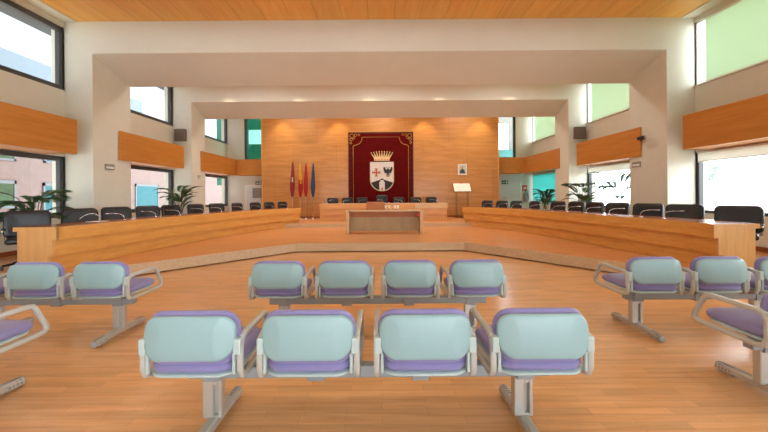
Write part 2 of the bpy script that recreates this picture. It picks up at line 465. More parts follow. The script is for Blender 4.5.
def padded(hw, z0, z1, y0, thick, r, curve, lean, inset=.02, taper=0.):
    """a cushioned/shell panel: rounded rectangle in XZ, curved in plan, softly rounded rim."""
    m = MB(); hh = (z1-z0)/2; zc = (z0+z1)/2
    def ring(k, y):
        out = []
        for x, z in rrect(hw-k, hh-k, max(.002, min(r, hh-k-.001, hw-k-.001, max(.02, r-k*.5))), 7):
            x2 = x*(1 - taper*(.5 - z/(2*hh)))
            out.append((x2, y + curve*(x2/hw)**2 - lean*(z/hh), zc+z))
        return out
    def disc(y, k0):
        return [ring(k, y) for k in k0]
    ks = [hw*.9 if hw < hh else hh*.97]
    rings = [ring(hh*.96, y0), ring(hh*.6, y0), ring(hh*.3, y0+.001), ring(inset, y0+.002), ring(inset*.3, y0+thick*.15), ring(0, y0+thick*.45),
             ring(inset*.3, y0+thick*.85), ring(inset, y0+thick), ring(hh*.3, y0+thick+.003), ring(hh*.6, y0+thick+.006), ring(hh*.96, y0+thick+.007)]
    m.loft(rings)
    return m

def make_seat(parent, x):
    # seat cushion (part) carries its pan, back and arms
    def pad(hw, ya, yb, za, zb, rr, dish):
        m = MB(); pl = []
        yc, hl = (ya+yb)/2, (yb-ya)/2
        base = rrect(hw, hl, rr, 7)
        def ring(k, z): 
            return [(px*(1-k/hw), yc + py*(1-k/hl) - .045*(1-(px/hw)**2)*(1 if py < 0 else -.5), z + dish*(py/hl)) for px, py in base]
        h = zb-za
        m.loft([ring(hw*.85, za), ring(.03, za), ring(.006, za+h*.2), ring(0, za+h*.5), ring(.008, za+h*.82), ring(.035, zb), ring(hw*.5, zb+.006), ring(hw*.85, zb+.008)])
        return m
    seat = pad(.243, -.26, .235, 0.468, 0.53, .09, .004).build('seat', 'purple', parent, True)
    seat.location.x = x
    pad(.25, -.268, .20, .452, .472, .10, .004).build('seat_pan', 'bracket', seat, True)
    padded(.247, .545, .772, -.33, .03, .085, .05, -.012 * -1 * -1, .012, .04).build('back_shell', 'shell', seat, True)
    padded(.252, .51, .790, -.298, .055, .10, .05, -.012, .03, .02).build('back_cushion', 'purple', seat, True)
    for sx in (-1, 1):
        u = MB(); u.box(sx*.228-.008, sx*.228+.008, -.276, -.25, .46, .57, .004)
        u.build('back_support', 'bracket', seat)
    for sx in (-1, 1):
        ax = sx*.257
        pts = [(-.255, .60), (-.235, .638), (-.19, .648), (0, .650), (.125, .651), (.162, .643), (.185, .615), (.256, .49), (.264, .458), (.245, .438), (.20, .431), (-.05, .428), (-.19, .428), (-.235, .440), (-.255, .48)]
        m = MB(); m.tube([(ax, y, z) for y, z in pts], .014, 8, True, prof=[(.016, -.011), (.016, .011), (.010, .016), (-.010, .016), (-.016, .011), (-.016, -.011), (-.010, -.016), (.010, -.016)])
        a = m.build('armrest', 'arm', seat, True)
        m = MB(); m.box(min(ax-sx*.03, ax+sx*.012), max(ax-sx*.03, ax+sx*.012), -.285, -.24, .565, .65, .008, seg=2)
        m.build('arm_bracket', 'bracket', a)
    return seat

def make_leg(parent, x):
    m = MB()
    m.box(x-.062, x+.002, -.03, .03, .075, .314, .006); m.box(x+.028, x+.052, -.028, .028, .075, .314, .005)
    m.box(x+.001, x+.029, -.028, .028, .075, .095); m.box(x+.001, x+.029, -.028, .028, .275, .314)
    m.box(x+.001, x+.029, -.004, .004, .094, .276)
    lg = m.build('leg', 'alu', parent)
    f = MB(); prof = [(.033, -.02), (.033, .012), (.02, .026), (-.02, .026), (-.033, .012), (-.033, -.02)]
    f.tube([(x, -.33, .042), (x, -.2, .052), (x, 0, .058), (x, .2, .052), (x, .33, .042)], .03, 8, prof=[(a, -b) for a, b in prof])
    ft = f.build('foot', 'alu', lg)
    for sy in (-1, 1):
        r = MB(); pth, rad = [], []
        for q in range(5):
            yy = sy*(.345-.028*q)
            for dq, rr in ((0, .030), (.004, .036 if q else .033), (.018, .036 if q else .035), (.022, .030)):
                pth.append((x, yy-sy*dq, .040+.001*q)); rad.append(rr)
        r.tube(pth, rad, 10)
        r.build('ribbed_tip', 'rubber', lg, True)
    return lg

def bench(label, loc, xs, legs, span, rz=0.):
    t = thing('beam_seating', label, 'seating', loc, rz, 'beam seating of the public gallery')
    m = MB(); m.box(span[0], span[1], -.04, .04, .315, .386, .01, seg=2)
    m.build('beam', 'beamg', t)
    for x in xs:
        m = MB(); m.box(x-.05, x+.05, -.044, .044, .301, .315, .002); m.box(x-.05, x+.05, -.05, -.04, .31, .39, .002); m.box(x-.09, x+.09, -.12, .12, .386, .455, .004)
        m.build('seat_mount', 'beamg', t)
    for x in xs: make_seat(t, x)
    for x in legs: make_leg(t, x)
    return t

P = .62
bench('front row beam seating with four purple seats, nearest the camera in the middle', (-.08, 2.15, 0), [-1.5*P, -.5*P, .5*P, 1.5*P], [-1.5*P, 1.5*P], (-1.5*P-.15, 1.5*P+.15))
bench('second row beam seating with four purple seats, between front row and dais', (-.035, 3.58, 0), [-1.5*P, -.5*P, .5*P, 1.5*P], [-1.5*P, 1.5*P], (-1.5*P-.15, 1.5*P+.15))
bench('left block beam seating of purple seats standing before the left desk end', (-2.635, 3.62, 0), [-.02, -.02-P, -.02-2*P], [-.02, -.02-2*P], (-.02-2*P-.15, .13))
bench('beam seating cropped by the left picture edge, only one armrest and foot showing', (-2.68, 2.31, 0), [0, -P], [0, -P], (-P-.15, .12))
bench('right block beam seating of purple seats standing before the right desk end', (2.61, 3.65, 0), [0, P, 2*P], [0, 2*P], (-.12, 2*P+.15))
bench('beam seating cropped by the right picture edge, purple seat and long armrest showing', (2.66, 2.47, 0), [0, P], [0, P], (-.12, P+.15))

# ------------------------------------------------------------------ curved wing desks
def offset(pts, o):
    """offset a polyline outward (away from the hall's middle axis)."""
    out = []
    for i, p in enumerate(pts):
        a = Vector(pts[max(i-1, 0)]); b = Vector(pts[min(i+1, len(pts)-1)])
        t = (b-a).normalized(); n = Vector((-t.y, t.x))
        if n.x*p[0] < 0: n = -n
        if i == 0: n = Vector((1 if p[0] > 0 else -1, 0))
        out.append((p[0]+n.x*o, p[1]+n.y*o))
    return out
def smooth_curve(pts, k=4):
    out = []
    n = len(pts)
    for i in range(n-1):
        p0, p1, p2, p3 = (Vector(pts[max(0, min(n-1, j))]) for j in (i-1, i, i+1, i+2))
        for s in range(k):
            t = s/k
            out.append(tuple(.5*((2*p1)+(p2-p0)*t+(2*p0-5*p1+4*p2-p3)*t*t+(3*p1-p0-3*p2+p3)*t**3)))
    out.append(tuple(pts[-1])); return out

ZT = .92
def strip(m, inner, outer, z0, z1):
    rings = [[(a[0], a[1], z0), (b[0], b[1], z0), (b[0], b[1], z1), (a[0], a[1], z1)] for a, b in zip(inner, outer)]
    m.loft(rings)

def trim_start(c, d):
    return c[d:]
desks = {}
for side, pts in (('left', deskL), ('right', deskR)):
    c = smooth_curve(pts)
    desks[side] = c
    t = thing('wing_desk', 'long curved wooden council desk along the %s windows' % side, 'desk', (0, 0, 0), 0, 'curved wing desks')
    m = MB(); strip(m, offset(c, .012), offset(c, .70), ZT-.028, ZT); m.build('worktop', 'desktop', t)
    m = MB(); strip(m, c, offset(c, .05), ZT-.215, ZT-.002); m.build('front_board', 'desk', t)
    m = MB(); strip(m, offset(c, .07), offset(c, .11), ZT-.475, ZT-.20); m.build('front_board', 'desk', t)
    m = MB(); strip(m, offset(c, .14), offset(c, .18), ZD+.002, ZT-.46); m.build('front_board', 'desk', t)
    m = MB(); strip(m, offset(c, .66), offset(c, .70), ZT-.07, ZT-.028); m.build('back_rail', 'desk', t)
    # stepped end block facing the hall and the far end
    for e, (i0, i1) in enumerate(((0, 1), (-1, -2))):
        a = c[i0]; b = c[i1]
        tv = (Vector(b)-Vector(a)).normalized()*.045
        m = MB()
        for (oa, ob, z0, z1) in ((0, .70, ZT-.07, ZT-.001), (0, .63, ZT-.215, ZT-.07), (.07, .63, ZT-.475, ZT-.215), (.14, .63, ZD+.002, ZT-.475)):
            p = [offset(c, oa)[i0], offset(c, ob)[i0]]
            back = -.004
            dv = tv.normalized()*back
            m.prism([(p[0][0]+dv.x, p[0][1]+dv.y), (p[1][0]+dv.x, p[1][1]+dv.y), (p[1][0]+tv.x, p[1][1]+tv.y), (p[0][0]+tv.x, p[0][1]+tv.y)], z0, z1)
        m.build('end_panel', 'deskend', t)

# microphones and black chairs along the wing desks -------------------------------
def conf_chair(top=.975, wide=.62):
    t = thing('conference_chair', 'x', 'chair')
    b = MB(); b.box(-.25, .25, -.06, .42, .42, .52, .04, seg=3); b.build('seat', 'leather', t, True)
    b = padded(wide/2, .50, top, -.16, .10, .09, .05, .03, .03); b.build('backrest', 'leather', t, True)
    b = MB(); b.box(-.05, .05, -.10, .05, .44, .56, .01); b.build('back_bracket', 'blackp', t)
    for sx in (-1, 1):
        m = MB(); m.tube([(sx*.22, -.08, .46), (sx*.28, -.08, .48), (sx*.285, -.08, .62), (sx*.285, -.04, .645), (sx*.285, .18, .645), (sx*.285, .22, .62)], .018, 8)
        a = m.build('armrest', 'steel', t, True)
        m = MB(); m.box(sx*.285-.025, sx*.285+.025, -.05, .2, .648, .672, .01); m.build('arm_pad', 'blackp', a)
    m = MB(); m.tube([(0, .2, .42), (0, .2, .1)], .03, 10); m.build('gas_column', 'blackp', t)
    m = MB()
    for k in range(5):
        a = 2*PI*k/5+.3
        m.tube([(0, .2, .11), (.3*math.cos(a), .2+.3*math.sin(a), .065)], .02, 6)
    bs = m.build('star_base', 'blackp', t)
    m = MB()
    for k in range(5):
        a = 2*PI*k/5+.3; x, y = .3*math.cos(a), .2+.3*math.sin(a)
        m.tube([(x-.02, y, .031), (x+.02, y, .031)], .03, 10)
    m.build('castor', 'blackp', bs)
    return t

def make_mic(droop):
    t = thing('gooseneck_microphone', 'x', 'microphone')
    m = MB(); m.lathe([(.035, 0), (.035, .012), (.015, .02), (.01, .03)], 12); m.build('base', 'steel', t, True)
    pts = ([(0, .028), (.005, .07), (.03, .12), (.09, .165), (.17, .175), (.25, .14), (.305, .09), (.315, .075)] if droop else
           [(0, .028), (.002, .06), (.02, .10), (.07, .135), (.15, .147), (.25, .148)])
    m = MB(); m.tube([(u, 0, z) for u, z in pts], .0055, 8); m.build('gooseneck', 'steel', t, True)
    (u0, z0), (u1, z1) = pts[-2], pts[-1]
    du, dz = u1-u0, z1-z0; l = math.hypot(du, dz); du, dz = du/l, dz/l
    m = MB(); m.tube([(u1, 0, z1), (u1+du*.015, 0, z1+dz*.015), (u1+du*.055, 0, z1+dz*.055)], [.006, .011, .009], 10); m.build('microphone_head', 'blackp' if droop else 'steel', t, True)
    return t

def at_px(curve, off, px):
    oc = offset(curve, off)
    best = None
    for (a, b) in zip(oc[:-1], oc[1:]):
        for s in range(20):
            q = s/20; x = a[0]+(b[0]-a[0])*q; y = a[1]+(b[1]-a[1])*q
            e = abs(CX + F*x/y - px)
            if best is None or e < best[0]: best = (e, x, y, math.atan2(b[1]-a[1], b[0]-a[0]))
    return best[1:]

chair0 = conf_chair(); chairh = conf_chair(.965, .5); mic0 = make_mic(False); micd = make_mic(True)
chair_n = 0; mic_used = {0: False, 1: False}
LPX = [27, 81, 118, 150, 173.5, 197.5, 218.7, 239, 256.8, 270.5, 284.5]
RPX = [738, 683, 646, 615, 592, 573.7, 555.5, 533, 514.5, 500.7, 486]
for side, pxs in (('left', LPX), ('right', RPX)):
    c = desks[side]; ext = [tuple(2*Vector(c[0])-Vector(c[4]))] + c + [tuple(2*Vector(c[-1])-Vector(c[-5]))]
    sgn = -1 if side == 'left' else 1
    for i, px in enumerate(pxs):
        x, y, ang = at_px(ext, 1.06 if i < 10 else 1.22, px)
        o = chair0 if chair_n == 0 else copy_tree(chair0 if i < 7 else chairh)
        chair_n += 1
        # chair's +Y faces the hall: normal to the desk
        n = ang + (-PI/2 if side == 'left' else PI/2)
        o.location = (x, y, ZD); o.rotation_euler = (0, 0, n - PI/2 - sgn*-1*{0: .75, 1: .5, 2: .35, 3: .2}.get(i, 0) + rnd.uniform(-.05, .05))
        tag(o, 'black leather chair behind the %s wing desk, %s from the near end' % (side, ORD[i]), 'chair', 'black chairs along the wing desks')
        mx, my, ang = at_px(ext, .11, px + sgn*{0: -22, 1: -20}.get(i, -6 if i < 6 else -3)) if i else at_px(ext, .11, 0)
        if i == 0:
            continue
        src = micd if (side == 'left' and i == 1) else mic0
        key = 1 if src is micd else 0
        q = src if not mic_used[key] else copy_tree(src)
        mic_used[key] = True
        q.location = (mx, my, ZT); q.rotation_euler = (0, 0, (PI if side == 'left' else 0) + (.55 if side == 'left' else -.35) + rnd.uniform(-.2, .2))
        tag(q, 'silver gooseneck microphone on the %s wing desk at the %s chair from near' % (side, ORD[i]), 'microphone', 'gooseneck microphones on the desks')
if not mic_used[1]: pass

# ------------------------------------------------------------------ head desk on the upper platform
t = thing('head_desk', 'long straight wooden presidential desk on the upper platform', 'desk', (.12, 14.55, ZP))
H = .715
MB().box(-2.62, 2.62, .012, .75, H-.03, H, .004).build('worktop', 'ivory', t)
MB().box(-2.62, 2.62, 0, .04, H-.21, H-.002).build('front_board', 'head', t)
MB().box(-2.60, 2.60, .05, .09, H-.46, H-.2).build('front_board', 'head', t)
MB().box(-2.60, 2.60, .10, .14, .002, H-.45).build('front_board', 'head', t)
for sx in (-1, 1):
    xa, xb = sorted((sx*2.55, sx*2.61)); MB().box(xa, xb, .06, .70, .002, H-.03).build('side_panel', 'head', t)
m = MB()
m.box(1.3, 2.62, -.003, 0, H-.21, H-.002); mm = m.build('reflection_sheet', 'ivory', t)  # paler sheet paints the reflection on the right of the front board
HP = [332.5, 347.5, 362, 382, 399, 416, 431.5]
tall = None
hn = ['leftmost', 'second from the left', 'third from the left', 'middle', 'third from the right', 'second from the right', 'rightmost']
for i, px in enumerate(HP):
    yc = 15.75; x = (px-CX)*yc/F
    if i == 3:
        o = conf_chair(1.06, .5)
        lb = 'tall black leather chair in the middle behind the head desk'
    else:
        o = copy_tree(chairh) if i else chairh; lb = 'black leather chair behind the head desk, %s' % hn[i]
    o.location = (x, yc, ZP-.02 + .02); o.rotation_euler = (0, 0, PI + rnd.uniform(-.1, .1))
    tag(o, lb, 'chair', 'black chairs behind the head desk')
    q = copy_tree(mic0)
    q.location = (x-.08 if i < 3 else x+.08, 14.72, ZP+H); q.rotation_euler = (0, 0, (.4 if i < 3 else PI-.4))
    tag(q, 'silver gooseneck microphone on the head desk at the %s chair' % (hn[i]+(' one' if i == 3 else '')), 'microphone', 'gooseneck microphones on the desks')

# small table in front ----------------------------------------------------------
t = thing('centre_table', 'low pale wooden table alone in the middle of the dais', 'table', (.12, 11.0, ZD))
MB().box(-1.20, 1.20, 0, .72, .69, .73, .003).build('tabletop', 'ivory', t)
for sx in (-1, 1):
    xa, xb = sorted((sx*1.10, sx*1.19)); MB().box(xa, xb, .01, .70, .002, .69, .003).build('side_panel', 'ivory', t)
MB().box(-1.10, 1.10, .34, .38, .05, .50).build('modesty_panel', 'greyveneer', t)
MB().box(-1.10, 1.10, .36, .40, .50, .689).build('shade_band', 'box', t)  # darker board puts the shade under the tabletop into the colour
b = MB(); b.box(0, .57, 0, .36, 0, .235, .004); b = b.build('wooden_box', 'box'); b.location = (-.45, 11.30, ZD+.73)
tag(b, 'low orange-brown wooden box on the centre table left of the bottles', 'box')
m = MB(); m.box(0, .57, 0, .36, .235, .25, .003); m.build('lid', 'box', b)
def bottle():
    t = thing('water_bottle', 'x', 'bottle')
    m = MB(); m.lathe([(.03, 0), (.034, .006), (.034, .15), (.026, .185), (.013, .205), (.013, .215)], 14); m.build('body', 'clearp', t, True)
    m = MB(); m.lathe([(.016, .213), (.016, .235)], 12); m.build('cap', 'white', t, True)
    m = MB(); m.lathe([(.0348, .03), (.0348, .15)], 14); m.build('paper_label', 'paper', t, True)
    return t
b0 = bottle()
for i, x in enumerate((.16, .27, .45, .55)):
    o = b0 if not i else copy_tree(b0)
    o.location = (x, 11.36, ZD+.73)
    tag(o, 'small clear water bottle on the centre table, %s from the wooden box' % ORD[i], 'bottle', 'water bottles on the centre table')
m = MB(); m.prism([(0, 0), (-.10, -.07), (0, -.15)], -.005, .005, 'y'); b = m.build('red_pennant', 'redsign'); b.location = (1.216, 11.02, ZD+.66)
tag(b, 'tiny red triangular pennant at the right end of the centre table', 'pennant')

# ------------------------------------------------------------------ tapestry with coat of arms
YT = 16.79
tx, tz0, tz1 = .03, ZP+.55, 4.36
t = thing('wall_hanging', 'dark red velvet wall hanging with a white coat of arms', 'tapestry', (tx, YT, tz0))
hw, hh = 1.53, tz1-tz0
MB().box(-hw, hw, -.03, 0, 0, hh).build('cloth', 'red', t)
m = MB()
for (a, b, c, d) in ((-hw, hw, hh-.07, hh), (-hw, -hw+.07, 0, hh-.07), (hw-.07, hw, 0, hh-.07)): m.box(a, b, -.036, -.03, c, d)
for sx in (-1, 1):
    for k in range(14):
        z = .15 + k*.235; cx = sx*(hw-.14)
        m.lathe([(.001, -.0), (.05, .0)], 8, (cx, -.033, z)) if False else m.prism([(cx, z-.08), (cx+.045, z), (cx, z+.08), (cx-.045, z)], -.035, -.03, 'y')
m.build('border', 'reddark', t)
# golden braid with notched corners
q = .23; n_ = .42
path = [(-hw+q, .02), (-hw+q, hh-q-n_), (-hw+q+.06, hh-q-n_+.02)]
for k in range(7):
    a = PI*1.5 + (-PI/2)*0 + k*PI/12
    path.append((-hw+q+.06 + (n_-.06)*math.sin(k*PI/12), hh-q-.04-(n_-.08)*math.cos(k*PI/12)))
path += [(-hw+q+n_, hh-q)]
full = path + [(-x, z) for x, z in path[::-1]]
m = MB(); m.tube([(x, -.034, z) for x, z in full], .016, 6)
m.build('gold_braid', 'gold', t, True)
m = MB()
for sx in (-1, 1):
    for (u, v, rr) in ((.17, .17, .09), (.34, .14, .06), (.14, .34, .06), (.5, .12, .045), (.12, .5, .045), (.26, .27, .05)):
        cx, cz = sx*(hw-u), hh-v
        m.tube([(cx+rr*math.cos(2*PI*k/12), -.034, cz+rr*math.sin(2*PI*k/12)) for k in range(12)], .012, 6, True)
m.build('corner_scroll', 'gold', t, True)
# shield
sx0 = world(382, 175, YT)[0]-tx; szt = 2.96-tz0; szb = 1.58-tz0; sw = .56
def arc_shield(k):
    w_ = sw-k; top = szt-k; pts = [(-w_, top), (w_, top)]
    for i in range(0, 13):
        a = i/12*PI
        pts.append((w_*math.cos(a)**1 if abs(math.cos(a)) > 1e-6 else 0, szb+k+.52-.52*math.sin(a)))
    return [(sx0+x, z) for x, z in pts]
m = MB(); m.prism(arc_shield(0), -.05, -.03, 'y'); sh = m.build('shield', 'crest', t)
m = MB(); m.tube([(x, -.05, z) for x, z in arc_shield(0)], .014, 6, True); m.build('shield_rim', 'gold', sh, True)
# mountain and tower
m = MB()
mp = []
for i in range(0, 13):
    a = i/12*PI; x = (sw-.03)*math.cos(a); z = szb+.03+.52-.52*math.sin(a)
    mp.append((sx0+x, min(z, szb+.40)))
mp = [p for p in mp if p[1] < szb+.401]
m.prism([(sx0, szb+.60)] + [(sx0+.14, szb+.52), ] + mp + [(sx0-.14, szb+.52)], -.056, -.05, 'y')
m.build('mountain', 'crestblack', sh)
m = MB(); m.box(sx0-.13, sx0+.13, -.062, -.056, szb+.04, szb+.40); m.box(sx0-.08, sx0+.08, -.062, -.056, szb+.40, szb+.52)
for k in (-.1, 0, .1): m.box(sx0+k-.03, sx0+k+.03, -.063, -.056, szb+.38, szb+.44)
m.build('tower', 'crest', sh)
m = MB(); m.box(sx0-.03, sx0+.03, -.066, -.062, szb+.06, szb+.17); m.build('tower_door', 'crestred', sh)
# cross
m = MB(); cx, cz = sx0-.27, szt-.50
m.box(cx-.025, cx+.025, -.058, -.05, cz-.19, cz+.19); m.box(cx-.19, cx+.19, -.0585, -.0505, cz-.025, cz+.025)
for (u, v) in ((1, 0), (-1, 0), (0, 1), (0, -1)):
    ex, ez = cx+u*.17, cz+v*.17
    m.box(ex-(.02 if u else .07), ex+(.02 if u else .07), -.0595, -.052, ez-(.02 if v else .07), ez+(.02 if v else .07))
    bx_, bz_ = cx+u*.09, cz+v*.09
    m.box(bx_-(.015 if u else .055), bx_+(.015 if u else .055), -.059, -.052, bz_-(.015 if v else .055), bz_+(.015 if v else .055))
m.build('cross', 'crestred', sh)
# eagle
ex, ez = sx0+.28, szt-.45
def poly(pts, y0=-.058, y1=-.05): 
    m.prism([(ex+a, ez+b) for a, b in pts], y0, y1, 'y')
m = MB()
poly([(-.05, .10), (.0, .15), (.05, .10), (.065, -.06), (0, -.16), (-.065, -.06)])
for s_ in (-1, 1):
    poly([(s_*.04, .07), (s_*.11, .10), (s_*.14, .20), (s_*.19, .21), (s_*.22, .16), (s_*.20, .02), (s_*.16, -.03), (s_*.15, -.11), (s_*.115, -.06), (s_*.10, -.13), (s_*.05, -.05)], -.0575, -.0505)
    poly([(s_*.03, .12), (s_*.05, .20), (s_*.09, .19), (s_*.03, .16)], -.057, -.051)
    poly([(s_*.03, -.10), (s_*.10, -.19), (s_*.06, -.20), (s_*.01, -.14)], -.0572, -.051)
m.build('eagle', 'crestblack', sh)
m = MB(); m.prism([(ex, ez-.14), (ex+.08, ez-.24), (ex, ez-.27), (ex-.08, ez-.24)], -.057, -.05, 'y'); m.build('eagle_tail', 'gold', sh)
# crown
m = MB(); zb = szt+.05
m.box(sx0-.36, sx0+.36, -.05, -.03, zb, zb+.09)
m.prism([(sx0-.36, zb+.09), (sx0+.36, zb+.09), (sx0+.42, zb+.2), (sx0-.42, zb+.2)], -.045, -.03, 'y')
for k in range(9):
    u = (k-4)/4; bx_ = sx0+u*.38; tx_ = sx0+u*.50; zz = zb+.42-.06*u*u
    m.prism([(bx_-.035, zb+.19), (bx_+.035, zb+.19), (tx_+.012, zz), (tx_-.012, zz)], -.048, -.03, 'y')
    m.lathe([(.004, -.028), (.028, -.012), (.028, .012), (.004, .028)], 8, (tx_, -.038, zz+.012))
cw = m.build('crown', 'crown', t)
m = MB()
for k in range(5):
    u = (k-2)/2; m.box(sx0+u*.28-.035, sx0+u*.28+.035, -.054, -.05, zb+.03, zb+.065)
m.build('crown_gem', 'crownred', cw)

# ------------------------------------------------------------------ flags
def flag(px, d, label, mats, pick, z1=3.0, seed=1):
    x = (px-CX)*d/F
    t = thing('flag', label, 'flag', (x, d, ZP), 0, 'flags left of the head desk')
    m = MB(); m.lathe([(.12, 0), (.12, .02), (.05, .045), (.03, .08)], 20); m.build('stand', 'steel', t, True)
    top = z1-ZP
    m = MB(); m.tube([(0, 0, .05), (0, 0, top-.06)], .016, 10); m.build('pole', 'alu', t, True)
    m = MB(); m.lathe([(.018, top-.07), (.03, top-.05), (.015, top-.03), (.022, top-.01), (.004, top+.06)], 10); m.build('finial', 'gold', t, True)
    r = random.Random(seed)
    zt, zb = top-.09, 1.02
    n, rows = 48, 22; rings = []
    ph = r.uniform(0, 6)
    for j in range(rows+1):
        q = j/rows; z = zt + (zb-zt)*q
        wv = .035 + .125*min(1, q*1.5)**.8
        if q > .75: wv *= 1 - .62*((q-.75)/.25)**1.3
        ring = []
        for i in range(n):
            a = 2*PI*i/n
            fold = 1 + .30*math.cos(5*a+ph+1.2*q) + .16*math.cos(9*a-ph*2+2*q)
            ring.append((.015 + .008*math.sin(4*q+ph) + wv*fold*.55*math.cos(a), -.01 + wv*fold*.5*math.sin(a), z + .03*math.sin(3*a+ph)*q))
        rings.append(ring)
    R = [[m2 for m2 in rg] for rg in rings]
    mb = MB()
    V = [[mb.bm.verts.new(p) for p in rg] for rg in rings]
    for j in range(rows):
        for i in range(n):
            mb.mi = pick(j/rows, i/n); mb._f([V[j][i], V[j][(i+1) % n], V[j+1][(i+1) % n], V[j+1][i]])
    mb.mi = 0; mb._f(V[0]); mb._f(V[-1][::-1])
    mb.build('cloth', mats, t, True)
    return t
flag(292.6, 16.2, 'crimson flag with a pale emblem, leftmost of the four flags', ['fdred', 'fwhite'], lambda q, a: 1 if (.44 < q < .56 and .62 < a < .80) else 0, 3.03, 1)
flag(300.2, 16.2, 'red and yellow flag, second from the left of the four', ['fred', 'fyel'], lambda q, a: 1 if (q < .48 and (.55 < a < .95)) or (q < .62 and .72 < a < .86) else 0, 2.99, 2)
flag(305.8, 16.2, 'plain bright red flag beside the blue flag', ['fred'], lambda q, a: 0, 2.98, 3)
flag(313, 16.2, 'dark blue flag, rightmost of the four flags', ['fblue', 'fyel'], lambda q, a: 0, 2.97, 4)

# ------------------------------------------------------------------ portrait, lectern with book
x, y, z = world(462.3, 169.5, 16.79)
t = thing('framed_portrait', 'small framed portrait of a dark-suited person on the timber wall', 'picture', (x, 16.788, z))
m = MB()
for (a, b, c, d) in ((-.21, .21, .21, .25), (-.21, .21, -.25, -.21), (-.21, -.18, -.21, .21), (.18, .21, -.21, .21)): m.box(a, b, -.03, 0, c, d)
m.build('frame', 'white', t)
MB().box(-.18, .18, -.012, 0, -.21, .21).build('print', 'portbg', t)
m = MB(); pts = [(.13*math.cos(a), -.19+.22*max(0, math.sin(a))) for a in [k*PI/10 for k in range(11)]]
m.prism(pts, -.016, -.012, 'y'); m.build('suit', 'portrait', t)
m = MB(); m.prism([(.05*math.cos(2*PI*k/14), .09+.065*math.sin(2*PI*k/14)) for k in range(14)], -.016, -.012, 'y'); m.build('face', 'skin', t)

x, y, z = world(462, 188, 16.3)
t = thing('acrylic_lectern', 'clear acrylic lectern standing before the timber wall', 'lectern', (x, 16.3, ZP))
m = MB(); m.box(-.34, .34, -.22, .22, 0, .03, .004); m.build('base', 'acrylic', t)
for sx in (-1, 1):
    m = MB(); m.box(sx*.26-.012, sx*.26+.012, -.16, .16, .03, 1.16); m.build('side_panel', 'acrylic', t)
ang = math.radians(48)
m = MB(); m.box(-.42, .42, -.26, .26, -.01, .006); p = m.build('reading_shelf', 'acrylic', t); p.location = (0, 0, 1.36); p.rotation_euler = (ang, 0, 0)
m = MB(); m.box(-.42, .42, -.26, -.245, .006, .035); q = m.build('book_ledge', 'acrylic', t); q.location = (0, 0, 1.36); q.rotation_euler = (ang, 0, 0)
bk = thing('open_book', 'large open book with blank white pages on the clear lectern', 'book', (x, 16.3, ZP+1.36)); bk.rotation_euler = (ang, 0, 0)
for sx in (-1, 1):
    m = MB(); secs = []
    for k in range(9):
        u = k/8*.38; h = .012+.03*math.sin(min(1, u/.12)*PI/2)*(1-.5*u/.38)
        secs.append([(sx*u, -.235, .008), (sx*u, .245, .008), (sx*u, .245, .008+h), (sx*u, -.235, .008+h)])
    m.loft(secs); m.build('page_block', 'paper', bk, 'auto')

m = MB(); m.box(-.15, .15, -.105, .105, 0, .004); m = m.build('paper_sheet', 'paper')
mx_, my_, _a = at_px(desks['left'], .45, 97); m.location = (mx_, my_, ZT+.001); m.rotation_euler = (0, 0, 1.3)
tag(m, 'white paper lying on the left wing desk near the second chair', 'paper')

# ------------------------------------------------------------------ palms
def palm(name, label, loc, h, nf, flen, seed, mat='leaf', pot=True, trunk=0., cat='plant', rise=1.0, group=None):
    r = random.Random(seed)
    t = thing(name, label, cat, loc, 0, group)
    z0 = 0
    if pot:
        m = MB(); m.lathe([(.16, 0), (.17, .01), (.22, .36), (.235, .38), (.205, .38), (.2, .33)], 22); m.build('pot', 'pot', t, True)
        m = MB(); m.lathe([(.001, .325), (.2, .33)], 18); m.build('soil', 'soil', t)
        z0 = .33
    m = MB()
    if trunk:
        m.tube([(0, 0, z0), (.05*trunk, 0, z0+trunk*.5), (.16*trunk, .03, z0+trunk)], [.06, .05, .04], 10)
        top = Vector((.16*trunk, .03, z0+trunk))
    else: top = Vector((0, 0, z0))
    lv = MB()
    for i in range(nf):
        a = 2*PI*i/nf*1.0 + r.uniform(-.35, .35); el = r.uniform(.55, 1.35)*rise; L = flen*r.uniform(.75, 1.1)
        pts = []; p = top + Vector((r.uniform(-.04, .04), r.uniform(-.04, .04), 0)); e = el
        st = L/12
        if not trunk:
            s0 = h*r.uniform(.32, .72); d = Vector((math.cos(a)*.22, math.sin(a)*.22, 1)).normalized()
            pts.append(p.copy()); p = p + d*s0*.5; pts.append(p.copy()); p = p + d*s0*.5
        for k in range(13):
            pts.append(p.copy())
            p = p + Vector((math.cos(a)*math.cos(e), math.sin(a)*math.cos(e), math.sin(e)))*st
            e -= .10*r.uniform(.8, 1.2)
        m.tube([tuple(q) for q in pts], [.009*(1-.75*k/(len(pts)-1)) for k in range(len(pts))], 5)
        off = len(pts)-13
        for k in range(1, 13):
            b = pts[off+k]; tdir = (pts[off+k]-pts[off+k-1]).normalized()
            side = tdir.cross(Vector((0, 0, 1))).normalized()
            for half in (0, .5):
                bb = b - tdir*st*half
                ll = L*.46*math.sin(PI*min(.97, .12+.80*(k-half)/12))**.7
                for s in (-1, 1):
                    dr = (side*s*.8 + tdir*.65 + Vector((0, 0, .12))).normalized()
                    w = .018 + .012*L; nrm = tdir*w
                    mid = bb + dr*ll*.5 + Vector((0, 0, -.02*L)); tip = bb + dr*ll + Vector((0, 0, -.22*ll))
                    v = [lv.bm.verts.new(q) for q in (bb, mid - nrm*.9, tip, mid + nrm*.9)]
                    lv._f(v)
    m.build('stem', 'stem', t, True)
    lv.build('foliage', mat, t)
    return t
G = 'potted palms along the windows'
palm('potted_palm', 'wide potted palm in the left corner behind the nearest black chairs', (-6.95, 7.15, ZD), 1.35, 15, .62, 3, rise=.62, group=G)
